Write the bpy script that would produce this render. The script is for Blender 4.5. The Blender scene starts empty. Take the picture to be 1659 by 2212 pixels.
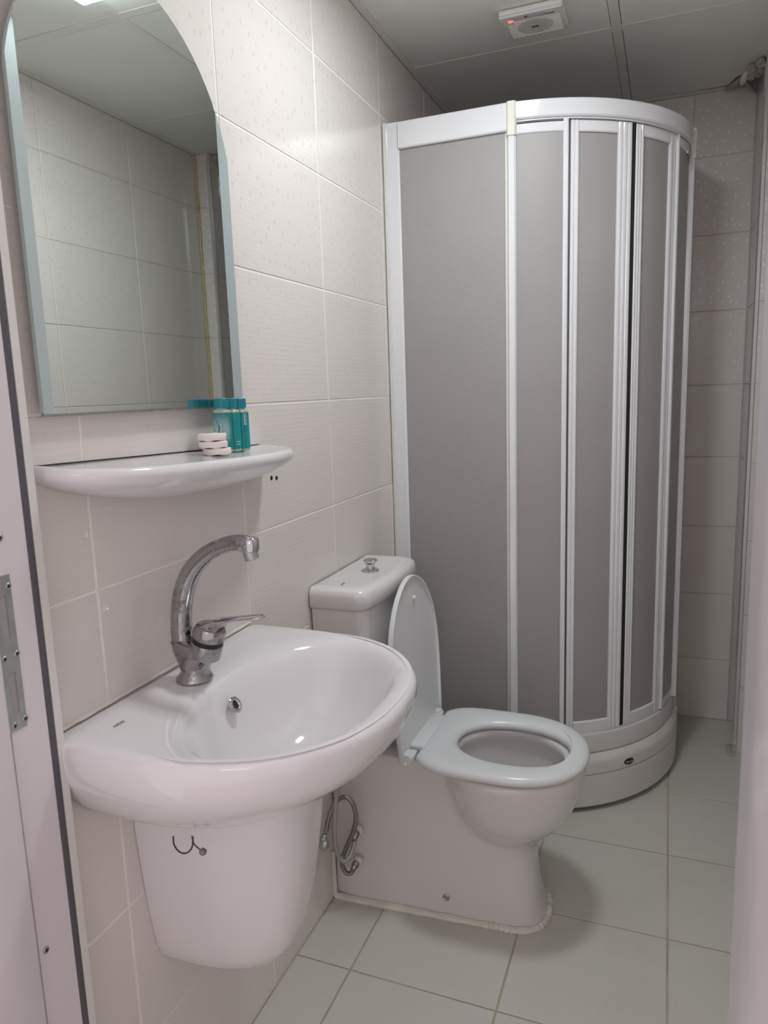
import bpy, bmesh, math, random
from mathutils import Vector, Matrix
random.seed(7)
sc = bpy.context.scene
# ------------------------------------------------------------------ camera
CAM = Vector((0.74559, -0.73010, 1.24625))
FW = Vector((-0.36280588, 0.91722002, -0.16455799))
RT = Vector((0.93140588, 0.36246938, -0.0331516))
UP = Vector((-0.02923993, 0.16529787, 0.98581014))
cd = bpy.data.cameras.new('camera'); cam = bpy.data.objects.new('camera', cd)
sc.collection.objects.link(cam); sc.camera = cam
cd.sensor_fit = 'VERTICAL'; cd.sensor_height = 36.0; cd.sensor_width = 27.0
cd.lens = 1559.075 / 2212 * 36
cd.clip_start = 0.02; cd.clip_end = 50
cam.matrix_world = Matrix(((RT.x, UP.x, -FW.x, CAM.x), (RT.y, UP.y, -FW.y, CAM.y), (RT.z, UP.z, -FW.z, CAM.z), (0, 0, 0, 1)))
cd.dof.use_dof = True; cd.dof.focus_distance = 1.7; cd.dof.aperture_fstop = 9.0
# ------------------------------------------------------------------ world, lights, exposure
w = bpy.data.worlds.new('world'); sc.world = w; w.use_nodes = True
w.node_tree.nodes['Background'].inputs[0].default_value = (0.94, 0.84, 0.86, 1)
w.node_tree.nodes['Background'].inputs[1].default_value = 0.92
LAMP = (0.505, 0.668)          # ceiling lamp centre
LAMP_E = 88.0                # emission of its diffuser
sc.view_settings.view_transform = 'Standard'; sc.view_settings.look = 'None'
sc.view_settings.gamma = 1.0; sc.view_settings.exposure = 0.0
try: sc.view_settings.use_curve_mapping = False
except Exception: pass
# a lamp of the hallway behind the camera
ld = bpy.data.lights.new('hallway_lamp', 'AREA'); ld.shape = 'RECTANGLE'; ld.size = 0.8; ld.size_y = 0.8
ld.energy = 5.0; ld.color = (1.0, 0.86, 0.91)
lo = bpy.data.objects.new('hallway_lamp', ld); sc.collection.objects.link(lo)
lo.location = (0.9, -2.4, 1.9); lo.rotation_euler = (math.radians(72), 0, math.radians(8))
# ------------------------------------------------------------------ helpers
COL = sc.collection
def tag(o, label=None, cat=None, group=None, kind=None):
    if label: o['label'] = label
    if cat: o['category'] = cat
    if group: o['group'] = group
    if kind: o['kind'] = kind
    return o
def empty(name, loc, label, cat, group=None):
    o = bpy.data.objects.new(name, None); COL.objects.link(o); o.location = loc
    o.empty_display_size = 0.05
    return tag(o, label, cat, group)
def wpos(o):
    v = Vector((0, 0, 0))
    while o is not None: v += o.location; o = o.parent
    return v
def mesh(name, V, F, mat, parent=None, smooth=True, angle=35, mats=None, mi=None):
    off = wpos(parent) if parent else Vector((0, 0, 0))
    me = bpy.data.meshes.new(name)
    me.from_pydata([tuple(Vector(v) - off) for v in V], [], F); me.update()
    bm = bmesh.new(); bm.from_mesh(me)
    bmesh.ops.remove_doubles(bm, verts=bm.verts, dist=1e-6)
    bmesh.ops.recalc_face_normals(bm, faces=bm.faces); bm.to_mesh(me); bm.free()
    me.materials.append(mat)
    for m in (mats or []): me.materials.append(m)
    o = bpy.data.objects.new(name, me); COL.objects.link(o)
    if parent: o.parent = parent
    if smooth:
        me.polygons.foreach_set('use_smooth', [True] * len(me.polygons))
        me.set_sharp_from_angle(angle=math.radians(angle))
    return o
def box_vf(x0, x1, y0, y1, z0, z1):
    V = [(x, y, z) for z in (z0, z1) for y in (y0, y1) for x in (x0, x1)]
    F = [(0, 2, 3, 1), (4, 5, 7, 6), (0, 1, 5, 4), (2, 6, 7, 3), (0, 4, 6, 2), (1, 3, 7, 5)]
    return V, F
def box(name, x0, x1, y0, y1, z0, z1, mat, parent=None, bev=0.0, seg=2):
    V, F = box_vf(x0, x1, y0, y1, z0, z1)
    if bev:
        bm = bmesh.new(); vs = [bm.verts.new(v) for v in V]
        for f in F: bm.faces.new([vs[i] for i in f])
        bmesh.ops.bevel(bm, geom=bm.edges[:], offset=bev, segments=seg, profile=0.5, affect='EDGES')
        bm.verts.index_update()
        V = [v.co[:] for v in bm.verts]; F = [[v.index for v in f.verts] for f in bm.faces]; bm.free()
        return mesh(name, V, F, mat, parent, True, 50)
    return mesh(name, V, F, mat, parent, False)
def join_vf(parts):
    V, F = [], []
    for v, f in parts:
        n = len(V); V += list(v); F += [tuple(i + n for i in q) for q in f]
    return V, F
def loft_vf(rings, cap0=True, cap1=True, closed=True):
    n = len(rings[0]); V = [p for r in rings for p in r]; F = []
    for k in range(len(rings) - 1):
        for i in range(n if closed else n - 1):
            j = (i + 1) % n
            F.append((k * n + i, k * n + j, (k + 1) * n + j, (k + 1) * n + i))
    if cap0: F.append(tuple(range(n))[::-1])
    if cap1: F.append(tuple((len(rings) - 1) * n + i for i in range(n)))
    return V, F
def prism_vf(poly, z0, z1):
    return loft_vf([[(x, y, z0) for x, y in poly], [(x, y, z1) for x, y in poly]])
def catmull(P, n=8):
    P = [Vector(p) for p in P]; Q = [P[0] * 2 - P[1]] + P + [P[-1] * 2 - P[-2]]; out = []
    for i in range(1, len(Q) - 2):
        a, b, c, d = Q[i - 1:i + 3]
        for k in range(n):
            t = k / n
            out.append(0.5 * ((2 * b) + (c - a) * t + (2 * a - 5 * b + 4 * c - d) * t * t + (3 * b - a - 3 * c + d) * t ** 3))
    out.append(P[-1]); return out
def interp(xs, n):                      # resample a list of floats to n values
    out = []
    for i in range(n):
        t = i / (n - 1) * (len(xs) - 1); k = min(int(t), len(xs) - 2)
        out.append(xs[k] + (xs[k + 1] - xs[k]) * (t - k))
    return out
def tube_vf(P, R, seg=12, squash=None, up=None):
    n = len(P)
    if not isinstance(R, (list, tuple)): R = [R] * n
    elif len(R) != n: R = interp(list(R), n)
    t0 = (P[1] - P[0]).normalized()
    u = Vector(up) if up else (Vector((0, 0, 1)) if abs(t0.z) < .9 else Vector((0, 1, 0)))
    u = (u - t0 * u.dot(t0)).normalized(); rings = []
    for i in range(n):
        t = (P[min(i + 1, n - 1)] - P[max(i - 1, 0)]).normalized()
        u = (u - t * u.dot(t)).normalized(); b = t.cross(u)
        s = squash if squash else 1.0
        rings.append([tuple(P[i] + u * (R[i] * math.cos(a)) + b * (R[i] * s * math.sin(a))) for a in [2 * math.pi * k / seg for k in range(seg)]])
    return loft_vf(rings)
def lathe_vf(prof, c, axis=(0, 0, 1), seg=32):
    ax = Vector(axis).normalized()
    u = ax.cross(Vector((0, 1, 0)) if abs(ax.y) < .9 else Vector((1, 0, 0))).normalized(); b = ax.cross(u); c = Vector(c)
    rings = [[tuple(c + ax * h + (u * math.cos(a) + b * math.sin(a)) * max(r, 1e-4)) for a in [2 * math.pi * k / seg for k in range(seg)]] for r, h in prof]
    return loft_vf(rings)
def lathe(name, prof, c, mat, parent=None, axis=(0, 0, 1), seg=32, angle=35):
    V, F = lathe_vf(prof, c, axis, seg); return mesh(name, V, F, mat, parent, True, angle)
def tube(name, P, R, mat, parent=None, seg=12, n=8, **k):
    V, F = tube_vf(catmull(P, n) if n else [Vector(p) for p in P], R, seg, **k); return mesh(name, V, F, mat, parent, True, 50)
def text(name, s, loc, xdir, ydir, size, mat, parent, ext=0.0002, shear=0.0):
    cu = bpy.data.curves.new(name, 'FONT'); cu.body = s; cu.size = size; cu.extrude = ext; cu.shear = shear
    cu.align_x = 'CENTER'; cu.align_y = 'CENTER'; cu.resolution_u = 2
    t = bpy.data.objects.new(name, cu); COL.objects.link(t)
    dg = bpy.context.evaluated_depsgraph_get(); me = bpy.data.meshes.new_from_object(t.evaluated_get(dg))
    bpy.data.objects.remove(t); xd = Vector(xdir).normalized(); yd = Vector(ydir).normalized(); zd = xd.cross(yd)
    off = wpos(parent)
    for v in me.vertices: v.co = Vector(loc) + xd * v.co.x + yd * v.co.y + zd * v.co.z - off
    me.materials.clear(); me.materials.append(mat)
    o = bpy.data.objects.new(name, me); COL.objects.link(o); o.parent = parent
    return o
def copy_tree(o, parent=None):
    c = o.copy(); COL.objects.link(c); c.parent = parent
    for ch in [k for k in list(COL.objects) if k.parent == o]: copy_tree(ch, c)
    return c
# ------------------------------------------------------------------ materials
def new_mat(name):
    m = bpy.data.materials.new(name); m.use_nodes = True
    nt = m.node_tree; return m, nt, nt.nodes['Principled BSDF'], nt.nodes, nt.links
def simple(name, col, rough=.4, metal=0.0, spec=.5, coat=0.0, noise=0.0, nscale=30.0, bump=0.0, bscale=200.0, emis=None):
    m, nt, b, N, L = new_mat(name)
    b.inputs['Base Color'].default_value = (*col, 1); b.inputs['Roughness'].default_value = rough
    b.inputs['Metallic'].default_value = metal; b.inputs['Specular IOR Level'].default_value = spec
    if coat: b.inputs['Coat Weight'].default_value = coat; b.inputs['Coat Roughness'].default_value = 0.06
    tc = N.new('ShaderNodeTexCoord')
    if noise:
        n = N.new('ShaderNodeTexNoise'); n.inputs['Scale'].default_value = nscale; n.inputs['Detail'].default_value = 4
        L.new(tc.outputs['Object'], n.inputs['Vector'])
        r = N.new('ShaderNodeMix'); r.data_type = 'RGBA'
        r.inputs[6].default_value = (*[c * (1 - noise) for c in col], 1); r.inputs[7].default_value = (*[min(1, c * (1 + noise)) for c in col], 1)
        L.new(n.outputs['Fac'], r.inputs[0]); L.new(r.outputs[2], b.inputs['Base Color'])
    if bump:
        n = N.new('ShaderNodeTexNoise'); n.inputs['Scale'].default_value = bscale; L.new(tc.outputs['Object'], n.inputs['Vector'])
        q = N.new('ShaderNodeBump'); q.inputs['Strength'].default_value = bump; q.inputs['Distance'].default_value = 0.001
        L.new(n.outputs['Fac'], q.inputs['Height']); L.new(q.outputs['Normal'], b.inputs['Normal'])
    if emis: b.inputs['Emission Color'].default_value = (*emis[0], 1); b.inputs['Emission Strength'].default_value = emis[1]
    return m
def tile_mat(name, col, rough, period, bstr, drops, dropcol, coat=0.0, stain=None):
    """glazed tile: fine woven ribs pressed in the surface, with small oval drops scattered over it"""
    m, nt, b, N, L = new_mat(name)
    b.inputs['Roughness'].default_value = rough; b.inputs['Specular IOR Level'].default_value = .5
    tc = N.new('ShaderNodeTexCoord'); sep = N.new('ShaderNodeSeparateXYZ'); L.new(tc.outputs['Object'], sep.inputs[0])
    def ma(op, a, bb=None, v=None):
        n = N.new('ShaderNodeMath'); n.operation = op
        for i, x in enumerate((a, bb)):
            if x is None: continue
            if isinstance(x, (int, float)): n.inputs[i].default_value = x
            else: L.new(x, n.inputs[i])
        return n.outputs[0]
    def ribs(axis, per, ph=0.0):
        s = ma('SINE', ma('ADD', ma('MULTIPLY', sep.outputs[axis], 2 * math.pi / per), ph))
        return ma('POWER', ma('ADD', ma('MULTIPLY', s, .5), .5), 4.0)
    hgt = ma('ADD', ribs(1, period), ma('MULTIPLY', ribs(0, period * .55), .6))
    no = N.new('ShaderNodeTexNoise'); no.inputs['Scale'].default_value = 55; no.inputs['Detail'].default_value = 3; L.new(tc.outputs['Object'], no.inputs['Vector'])
    hgt = ma('MULTIPLY', hgt, no.outputs['Fac'])
    c0 = N.new('ShaderNodeMix'); c0.data_type = 'RGBA'
    c0.inputs[6].default_value = (*col, 1); c0.inputs[7].default_value = (*[c * .93 for c in col], 1)
    L.new(ma('MULTIPLY', hgt, .55), c0.inputs[0]); out = c0.outputs[2]
    if drops:
        mp = N.new('ShaderNodeMapping'); L.new(tc.outputs['Object'], mp.inputs['Vector'])
        mp.inputs['Scale'].default_value = (34, 24, 0)
        vo = N.new('ShaderNodeTexVoronoi'); vo.voronoi_dimensions = '2D'; vo.inputs['Scale'].default_value = 1.0; vo.inputs['Randomness'].default_value = .85
        L.new(mp.outputs['Vector'], vo.inputs['Vector'])
        d = N.new('ShaderNodeMapRange'); d.inputs['From Min'].default_value = .15; d.inputs['From Max'].default_value = .08
        L.new(vo.outputs['Distance'], d.inputs['Value'])
        big = N.new('ShaderNodeTexNoise'); big.inputs['Scale'].default_value = 9; L.new(tc.outputs['Object'], big.inputs['Vector'])
        g = N.new('ShaderNodeMapRange'); g.inputs['From Min'].default_value = .36; g.inputs['From Max'].default_value = .46; L.new(big.outputs['Fac'], g.inputs['Value'])
        dr = ma('MULTIPLY', d.outputs['Result'], g.outputs['Result'])
        wp = N.new('ShaderNodeNewGeometry'); sz = N.new('ShaderNodeSeparateXYZ'); L.new(wp.outputs['Position'], sz.inputs[0])
        zm = N.new('ShaderNodeMapRange'); zm.inputs['From Min'].default_value = 1.10; zm.inputs['From Max'].default_value = 1.55; L.new(sz.outputs[2], zm.inputs['Value'])
        dr = ma('MULTIPLY', dr, zm.outputs['Result'])
        c1 = N.new('ShaderNodeMix'); c1.data_type = 'RGBA'; L.new(ma('MULTIPLY', dr, drops), c1.inputs[0]); L.new(out, c1.inputs[6])
        c1.inputs[7].default_value = (*dropcol, 1); out = c1.outputs[2]
        hgt = ma('ADD', hgt, ma('MULTIPLY', dr, 1.2))
    if stain:
        sn = N.new('ShaderNodeTexNoise'); sn.inputs['Scale'].default_value = 5; sn.inputs['Detail'].default_value = 5
        ge = N.new('ShaderNodeNewGeometry'); L.new(ge.outputs['Position'], sn.inputs['Vector'])
        sr = N.new('ShaderNodeMapRange'); sr.inputs['From Min'].default_value = .5; sr.inputs['From Max'].default_value = .75; sr.inputs['To Max'].default_value = .35
        L.new(sn.outputs['Fac'], sr.inputs['Value'])
        c2 = N.new('ShaderNodeMix'); c2.data_type = 'RGBA'; L.new(sr.outputs['Result'], c2.inputs[0]); L.new(out, c2.inputs[6]); c2.inputs[7].default_value = (*stain, 1); out = c2.outputs[2]
    L.new(out, b.inputs['Base Color'])
    q = N.new('ShaderNodeBump'); q.inputs['Strength'].default_value = bstr; q.inputs['Distance'].default_value = 0.0006
    L.new(hgt, q.inputs['Height']); L.new(q.outputs['Normal'], b.inputs['Normal'])
    return m
M = {}
M['tile'] = tile_mat('wall_tile_glaze', (.72, .67, .64), .05, .0098, .22, .52, (.56, .54, .53))
M['tile_back'] = tile_mat('back_tile_glaze', (.72, .67, .64), .09, .0098, .25, .8, (.90, .88, .86))
M['floor_tile'] = tile_mat('floor_tile_glaze', (.57, .56, .505), .34, .0080, .45, 0, (0, 0, 0), stain=(.50, .46, .39))
M['grout'] = simple('wall_grout', (.84, .81, .77), .8, noise=.12, nscale=14)
M['grout_back'] = simple('back_wall_grout', (.58, .53, .48), .85, noise=.2, nscale=14)
M['floor_grout'] = simple('floor_grout', (.48, .39, .30), .9, noise=.5, nscale=6)
M['ceiling'] = simple('gypsum_ceiling_tile', (.80, .81, .78), .75, noise=.05, nscale=6, bump=.15, bscale=60)
M['tbar'] = simple('painted_ceiling_bar', (.78, .78, .73), .5, noise=.06, nscale=9)
M['dark'] = simple('dark_void', (.012, .012, .012), .9)
M['ceramic'] = simple('white_glazed_ceramic', (.74, .72, .735), .10, coat=.5)
M['ceramic_wc'] = simple('white_toilet_ceramic', (.69, .675, .665), .14, coat=.4)
M['ceramic_in'] = M['ceramic_wc']
M['seat'] = simple('white_seat_plastic', (.66, .68, .69), .25)
M['pvc'] = simple('white_lacquered_profile', (.74, .745, .77), .07, coat=.8)
M['pvc_old'] = simple('aged_cream_plastic', (.70, .69, .62), .35)
M['yellow'] = simple('yellowed_strip', (.42, .36, .22), .5, noise=.2, nscale=8)
M['tray'] = simple('white_acrylic_tray', (.66, .64, .625), .25)
M['chrome'] = simple('chrome', (.58, .58, .60), .07, metal=1)
M['trim'] = simple('satin_chrome_trim', (.80, .80, .82), .22, metal=.75)
M['steel'] = simple('zinc_plated_steel', (.42, .44, .43), .38, metal=.85, noise=.25, nscale=60)
M['brass'] = simple('tarnished_hose_steel', (.30, .27, .23), .35, metal=.8, noise=.25, nscale=90)
M['braid'] = simple('braided_hose_steel', (.46, .45, .46), .35, metal=.7, noise=.3, nscale=400, bump=1.0, bscale=900)
M['black'] = simple('black_rubber', (.01, .01, .01), .5)
M['gasket'] = simple('grey_rubber_gasket', (.085, .08, .095), .6)
M['frame'] = simple('white_door_frame_lacquer', (.66, .61, .635), .28, coat=.3)
M['frame_edge'] = simple('cream_frame_edge', (.66, .645, .61), .4)
M['silicone'] = simple('aged_silicone', (.72, .68, .62), .55, noise=.15, nscale=30, bump=.6, bscale=120)
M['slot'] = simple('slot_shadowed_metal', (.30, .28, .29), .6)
M['cable'] = simple('yellowed_corner_silicone', (.55, .44, .20), .45, noise=.3, nscale=12)
M['logo'] = simple('grey_print', (.18, .18, .18), .5)
M['silver'] = simple('silver_print', (.62, .63, .65), .4, metal=.3)
M['red'] = simple('red_plastic', (.6, .02, .01), .4)
M['soap'] = simple('pleated_white_wrapper', (.82, .74, .71), .45, bump=.8, bscale=260)
M['cap'] = simple('blue_green_bottle_cap', (.0, .20, .27), .3)
M['liquid'] = simple('pale_clear_bottle', (.36, .44, .34), .08, spec=.7)
M['fan'] = simple('white_fan_plastic', (.74, .74, .71), .4)
M['fan_dirty'] = simple('dusty_fan_grille', (.42, .41, .37), .7, noise=.4, nscale=60)
M['led'] = simple('red_indicator_light', (.9, .1, .05), .4, emis=((1.0, .10, .04), 3.0))
M['lamp'] = simple('lamp_diffuser', (.9, .9, .9), .5, emis=((.92, .985, 1.0), LAMP_E))
M['rust'] = simple('rusty_screw_steel', (.22, .20, .18), .5, metal=.6, noise=.3, nscale=200)
M['mirror'] = simple('silvered_mirror', (.80, .86, .83), .012, metal=1)
M['frosted'] = simple('frosted_mirror_border', (.46, .54, .545), .28, metal=.35)
M['mirror_edge'] = simple('mirror_glass_edge', (.36, .46, .43), .15, spec=.8)
M['water'] = simple('toilet_water', (.30, .31, .31), .03, spec=.6)
M['blue'] = simple('blue_cable_plastic', (.03, .09, .20), .5)
M['plaster'] = simple('chipped_plaster', (.46, .43, .38), .9, noise=.2, nscale=50, bump=1.0, bscale=90)
# shower panels: pebbled grey acrylic that lets a little light through
def acrylic():
    m, nt, b, N, L = new_mat('pebbled_grey_acrylic')
    tc = N.new('ShaderNodeTexCoord'); n = N.new('ShaderNodeTexNoise'); n.inputs['Scale'].default_value = 260; n.inputs['Detail'].default_value = 2
    L.new(tc.outputs['Object'], n.inputs['Vector'])
    n2 = N.new('ShaderNodeTexNoise'); n2.inputs['Scale'].default_value = 4; L.new(tc.outputs['Object'], n2.inputs['Vector'])
    cr = N.new('ShaderNodeMix'); cr.data_type = 'RGBA'; cr.inputs[6].default_value = (.42, .405, .40, 1); cr.inputs[7].default_value = (.48, .46, .455, 1)
    L.new(n2.outputs['Fac'], cr.inputs[0])
    v = N.new('ShaderNodeTexVoronoi'); v.inputs['Scale'].default_value = 85; L.new(tc.outputs['Object'], v.inputs['Vector'])
    mr = N.new('ShaderNodeMapRange'); mr.inputs['From Min'].default_value = .22; mr.inputs['From Max'].default_value = .06; mr.inputs['To Max'].default_value = .5
    L.new(v.outputs['Distance'], mr.inputs['Value'])
    c2 = N.new('ShaderNodeMix'); c2.data_type = 'RGBA'; c2.inputs[7].default_value = (.5, .5, .5, 1)
    L.new(mr.outputs['Result'], c2.inputs[0]); L.new(cr.outputs[2], c2.inputs[6]); L.new(c2.outputs[2], b.inputs['Base Color'])
    b.inputs['Roughness'].default_value = .42
    q = N.new('ShaderNodeBump'); q.inputs['Strength'].default_value = .9; q.inputs['Distance'].default_value = .001
    L.new(n.outputs['Fac'], q.inputs['Height']); L.new(q.outputs['Normal'], b.inputs['Normal'])
    t = N.new('ShaderNodeBsdfTranslucent'); t.inputs['Color'].default_value = (.55, .52, .50, 1)
    mx = N.new('ShaderNodeMixShader'); mx.inputs[0].default_value = .25
    out = N['Material Output']; L.new(b.outputs[0], mx.inputs[1]); L.new(t.outputs[0], mx.inputs[2]); L.new(mx.outputs[0], out.inputs['Surface'])
    return m
M['acrylic'] = acrylic()
# chrome tap worn to brass and lime on its inner side
def worn_chrome():
    m, nt, b, N, L = new_mat('worn_chrome')
    tc = N.new('ShaderNodeTexCoord')
    n = N.new('ShaderNodeTexNoise'); n.inputs['Scale'].default_value = 42; n.inputs['Detail'].default_value = 8; n.inputs['Roughness'].default_value = .7
    L.new(tc.outputs['Object'], n.inputs['Vector'])
    f = N.new('ShaderNodeMapRange'); f.inputs['From Min'].default_value = .52; f.inputs['From Max'].default_value = .63; L.new(n.outputs['Fac'], f.inputs['Value'])
    n2 = N.new('ShaderNodeTexNoise'); n2.inputs['Scale'].default_value = 22; L.new(tc.outputs['Object'], n2.inputs['Vector'])
    cr = N.new('ShaderNodeValToRGB'); e = cr.color_ramp.elements
    e[0].position = .38; e[0].color = (.12, .09, .07, 1); e[1].position = .66; e[1].color = (.34, .42, .40, 1)
    k = cr.color_ramp.elements.new(.5); k.color = (.20, .17, .14, 1)
    L.new(n2.outputs['Fac'], cr.inputs[0])
    c = N.new('ShaderNodeMix'); c.data_type = 'RGBA'; c.inputs[6].default_value = (.40, .385, .39, 1); L.new(f.outputs['Result'], c.inputs[0]); L.new(cr.outputs[0], c.inputs[7])
    L.new(c.outputs[2], b.inputs['Base Color'])
    mt = N.new('ShaderNodeMapRange'); mt.inputs['To Min'].default_value = 1; mt.inputs['To Max'].default_value = .15; L.new(f.outputs['Result'], mt.inputs['Value']); L.new(mt.outputs['Result'], b.inputs['Metallic'])
    rr = N.new('ShaderNodeMapRange'); rr.inputs['To Min'].default_value = .16; rr.inputs['To Max'].default_value = .6; L.new(f.outputs['Result'], rr.inputs['Value']); L.new(rr.outputs['Result'], b.inputs['Roughness'])
    return m
M['worn'] = worn_chrome()
# printed bottle label: teal with a pale cloud and a curved leaf
def label_mat():
    m, nt, b, N, L = new_mat('teal_printed_label')
    tc = N.new('ShaderNodeTexCoord'); mp = N.new('ShaderNodeMapping'); L.new(tc.outputs['Object'], mp.inputs['Vector'])
    g = N.new('ShaderNodeTexGradient'); g.gradient_type = 'SPHERICAL'
    mp.inputs['Location'].default_value = (0.0, .6, -1.3); mp.inputs['Scale'].default_value = (30, 60, 34)
    L.new(mp.outputs['Vector'], g.inputs['Vector'])
    c = N.new('ShaderNodeMix'); c.data_type = 'RGBA'; c.inputs[6].default_value = (.0, .20, .21, 1); c.inputs[7].default_value = (.42, .60, .60, 1)
    L.new(g.outputs['Fac'], c.inputs[0]); L.new(c.outputs[2], b.inputs['Base Color']); b.inputs['Roughness'].default_value = .25
    return m
M['label'] = label_mat(); M['teal'] = simple('plain_teal_label', (.0, .25, .26), .25); M['leaf'] = simple('leaf_print', (.02, .22, .27), .3); M['paleprint'] = simple('pale_print', (.55, .66, .66), .4)

# ------------------------------------------------------------------ the room
WL, WR, WRN, YB, YJ, YF, H = 0.0, 0.983, 1.045, 2.06, 1.814, -0.06, 2.18
TH = 0.08
def struct(o): o['kind'] = 'structure'; return o
def tile_mesh_factory(mat, gap=.0030, t=.004, bev=.0013):
    cache = {}
    def get(wd, ht):
        k = (round(wd, 4), round(ht, 4))
        if k in cache: return cache[k]
        a, c = wd / 2 - gap / 2, ht / 2 - gap / 2
        V = []
        for (s, z) in ((0, -t), (0, -bev), (bev, 0)):
            V += [(-a + s, -c + s, z), (a - s, -c + s, z), (a - s, c - s, z), (-a + s, c - s, z)]
        F = [(3, 2, 1, 0), (8, 9, 10, 11)]
        for k2 in (0, 4):
            for i in range(4): F.append((k2 + i, k2 + (i + 1) % 4, k2 + 4 + (i + 1) % 4, k2 + 4 + i))
        me = bpy.data.meshes.new('tile'); me.from_pydata(V, [], F); me.update(); me.materials.append(mat)
        cache[k] = me; return me
    return get
def cuts(a, b, g0, step):
    xs = [a]; k = math.ceil((a - g0) / step + 1e-6)
    while g0 + k * step < b - 1e-4:
        if g0 + k * step - xs[-1] > .003: xs.append(g0 + k * step)
        k += 1
    xs.append(b); return xs
def tiles(parent, org, ex, ey, xs, ys, get, name='tile', jit=.0004):
    ex = Vector(ex); ey = Vector(ey); ez = ex.cross(ey); off = wpos(parent)
    R = Matrix((ex, ey, ez)).transposed()
    for i in range(len(xs) - 1):
        for j in range(len(ys) - 1):
            wd, ht = abs(xs[i + 1] - xs[i]), abs(ys[j + 1] - ys[j])
            me = get(wd, ht); o = bpy.data.objects.new(name, me); COL.objects.link(o); o.parent = parent
            c = Vector(org) + ex * ((xs[i] + xs[i + 1]) / 2) + ey * ((ys[j] + ys[j + 1]) / 2) + ez * random.uniform(-jit, jit)
            mt = R.to_4x4(); mt.translation = c - off
            tilt = Matrix.Rotation(random.uniform(-.0016, .0016), 4, 'X') @ Matrix.Rotation(random.uniform(-.0016, .0016), 4, 'Y')
            o.matrix_local = mt @ tilt
ZC = cuts(0, H, .231, .25)
G = -.0014
gt = tile_mesh_factory(M['tile']); gb = tile_mesh_factory(M['tile_back'])
wl = struct(box('wall_left', -TH, G, YF - .16, YB + TH, -.02, H + .12, M['grout']))
tiles(wl, (0, 0, 0), (0, 1, 0), (0, 0, 1), cuts(YF - .01, YB, .041, .3925), ZC, gt)
wb = struct(box('wall_back', 0.0, WR + TH + .04, YB - G, YB + TH, -.02, H + .12, M['grout_back']))
tiles(wb, (0, YB, 0), (1, 0, 0), (0, 0, 1), cuts(0.001, WR, .797, .3925), ZC, gb)
# right wall: its far part stands 6 cm proud and ends in a chrome edge trim
bk = join_vf([box_vf(WR - G, WR + TH + .14, YJ - G, YB + .001, -.02, H + .12), box_vf(WRN - G, WRN + TH + .08, YF - .10, YJ + .01, -.02, H + .12)])
wr = struct(mesh('wall_right', bk[0], bk[1], M['grout_back'], None, False))
tiles(wr, (WR, 0, 0), (0, -1, 0), (0, 0, 1), [-YB, -YJ - .004], ZC, gb)
tiles(wr, (0, YJ, 0), (1, 0, 0), (0, 0, 1), [WR + .010, WRN], ZC, gb)
tiles(wr, (WRN, 0, 0), (0, -1, 0), (0, 0, 1), [-c for c in cuts(YF, YJ, .245, .3925)][::-1], ZC, gt)
# front wall with the doorway (seen only in reflections)
FV = join_vf([box_vf(-TH, .004, YF - .12, YF + G, -.02, H + .12), box_vf(.86, WRN + TH, YF - .12, YF + G, -.02, H + .12), box_vf(.0, .87, YF - .12, YF + G, 2.06, H + .12)])
wf = struct(mesh('wall_front', FV[0], FV[1], M['grout'], None, False))
tiles(wf, (0, YF, 0), (-1, 0, 0), (0, 0, 1), [-WRN, -.86], ZC, gt)
# floor
fl = struct(box('floor', -TH, WRN + TH, YF - .9, YB + TH, -.10, -.0025, M['floor_grout']))
gf = tile_mesh_factory(M['floor_tile'], gap=.0042, t=.006, bev=.0008)
tiles(fl, (0, 0, 0), (1, 0, 0), (0, 1, 0), cuts(0, WRN, .1324, .3234), cuts(YF - .05, YB, .2099, .318), gf, jit=.0003)
# ceiling: panels laid in a grid of painted bars
cl = struct(box('ceiling', -TH, WRN + TH, YF - .12, YB + TH, H + .10, H + .13, M['dark']))
XB = [.0, .588, WRN]; YBR = [YF, .868, 1.474, YB]
bw = .0125
pi = 0
for i in range(2):
    for j in range(3):
        if i == 0 and j == 1: pass
        x0, x1, y0, y1 = XB[i] + (bw + .0016 if i else .0215), XB[i + 1] - (bw + .0016 if i == 0 else .0215), YBR[j] + (bw + .0024 if j else .002), YBR[j + 1] - (bw + .0024 if j < 2 else .0215)
        if (i, j) == (1, 2):     # the broken panel: its right rear corner is gone
            poly = [(x0, y0), (x1, y0), (x1, 1.80), (.975, 1.90), (.950, 1.93), (.915, 1.965), (.895, y1 - .012), (x0, y1)]
            V, F = prism_vf(poly, H + .0004, H + .011)
            mesh('ceiling_panel', V, F, M['ceiling'], cl, False); continue
        z = H + (.0002 if (i, j) != (0, 2) else .0015)
        box('ceiling_panel', x0, x1, y0, y1, z, z + .011, M['ceiling'], cl)
def bar(x0, x1, y0, y1): box('grid_bar', x0, x1, y0, y1, H - .001, H + .0028, M['tbar'], cl)
bar(.588 - bw, .588 + bw, YF, YB)
for yb in YBR[1:3]:
    bar(.021, .588 - bw, yb - bw, yb + bw); bar(.588 + bw, WRN - .020, yb - bw, yb + bw)
bar(.001, .021, YF, YB - .02); bar(WRN - .02, WRN - .001, YF, YJ); bar(.021, .588 - bw, YB - .02, YB - .001); bar(.588 + bw, .90, YB - .02, YB - .001)
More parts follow.
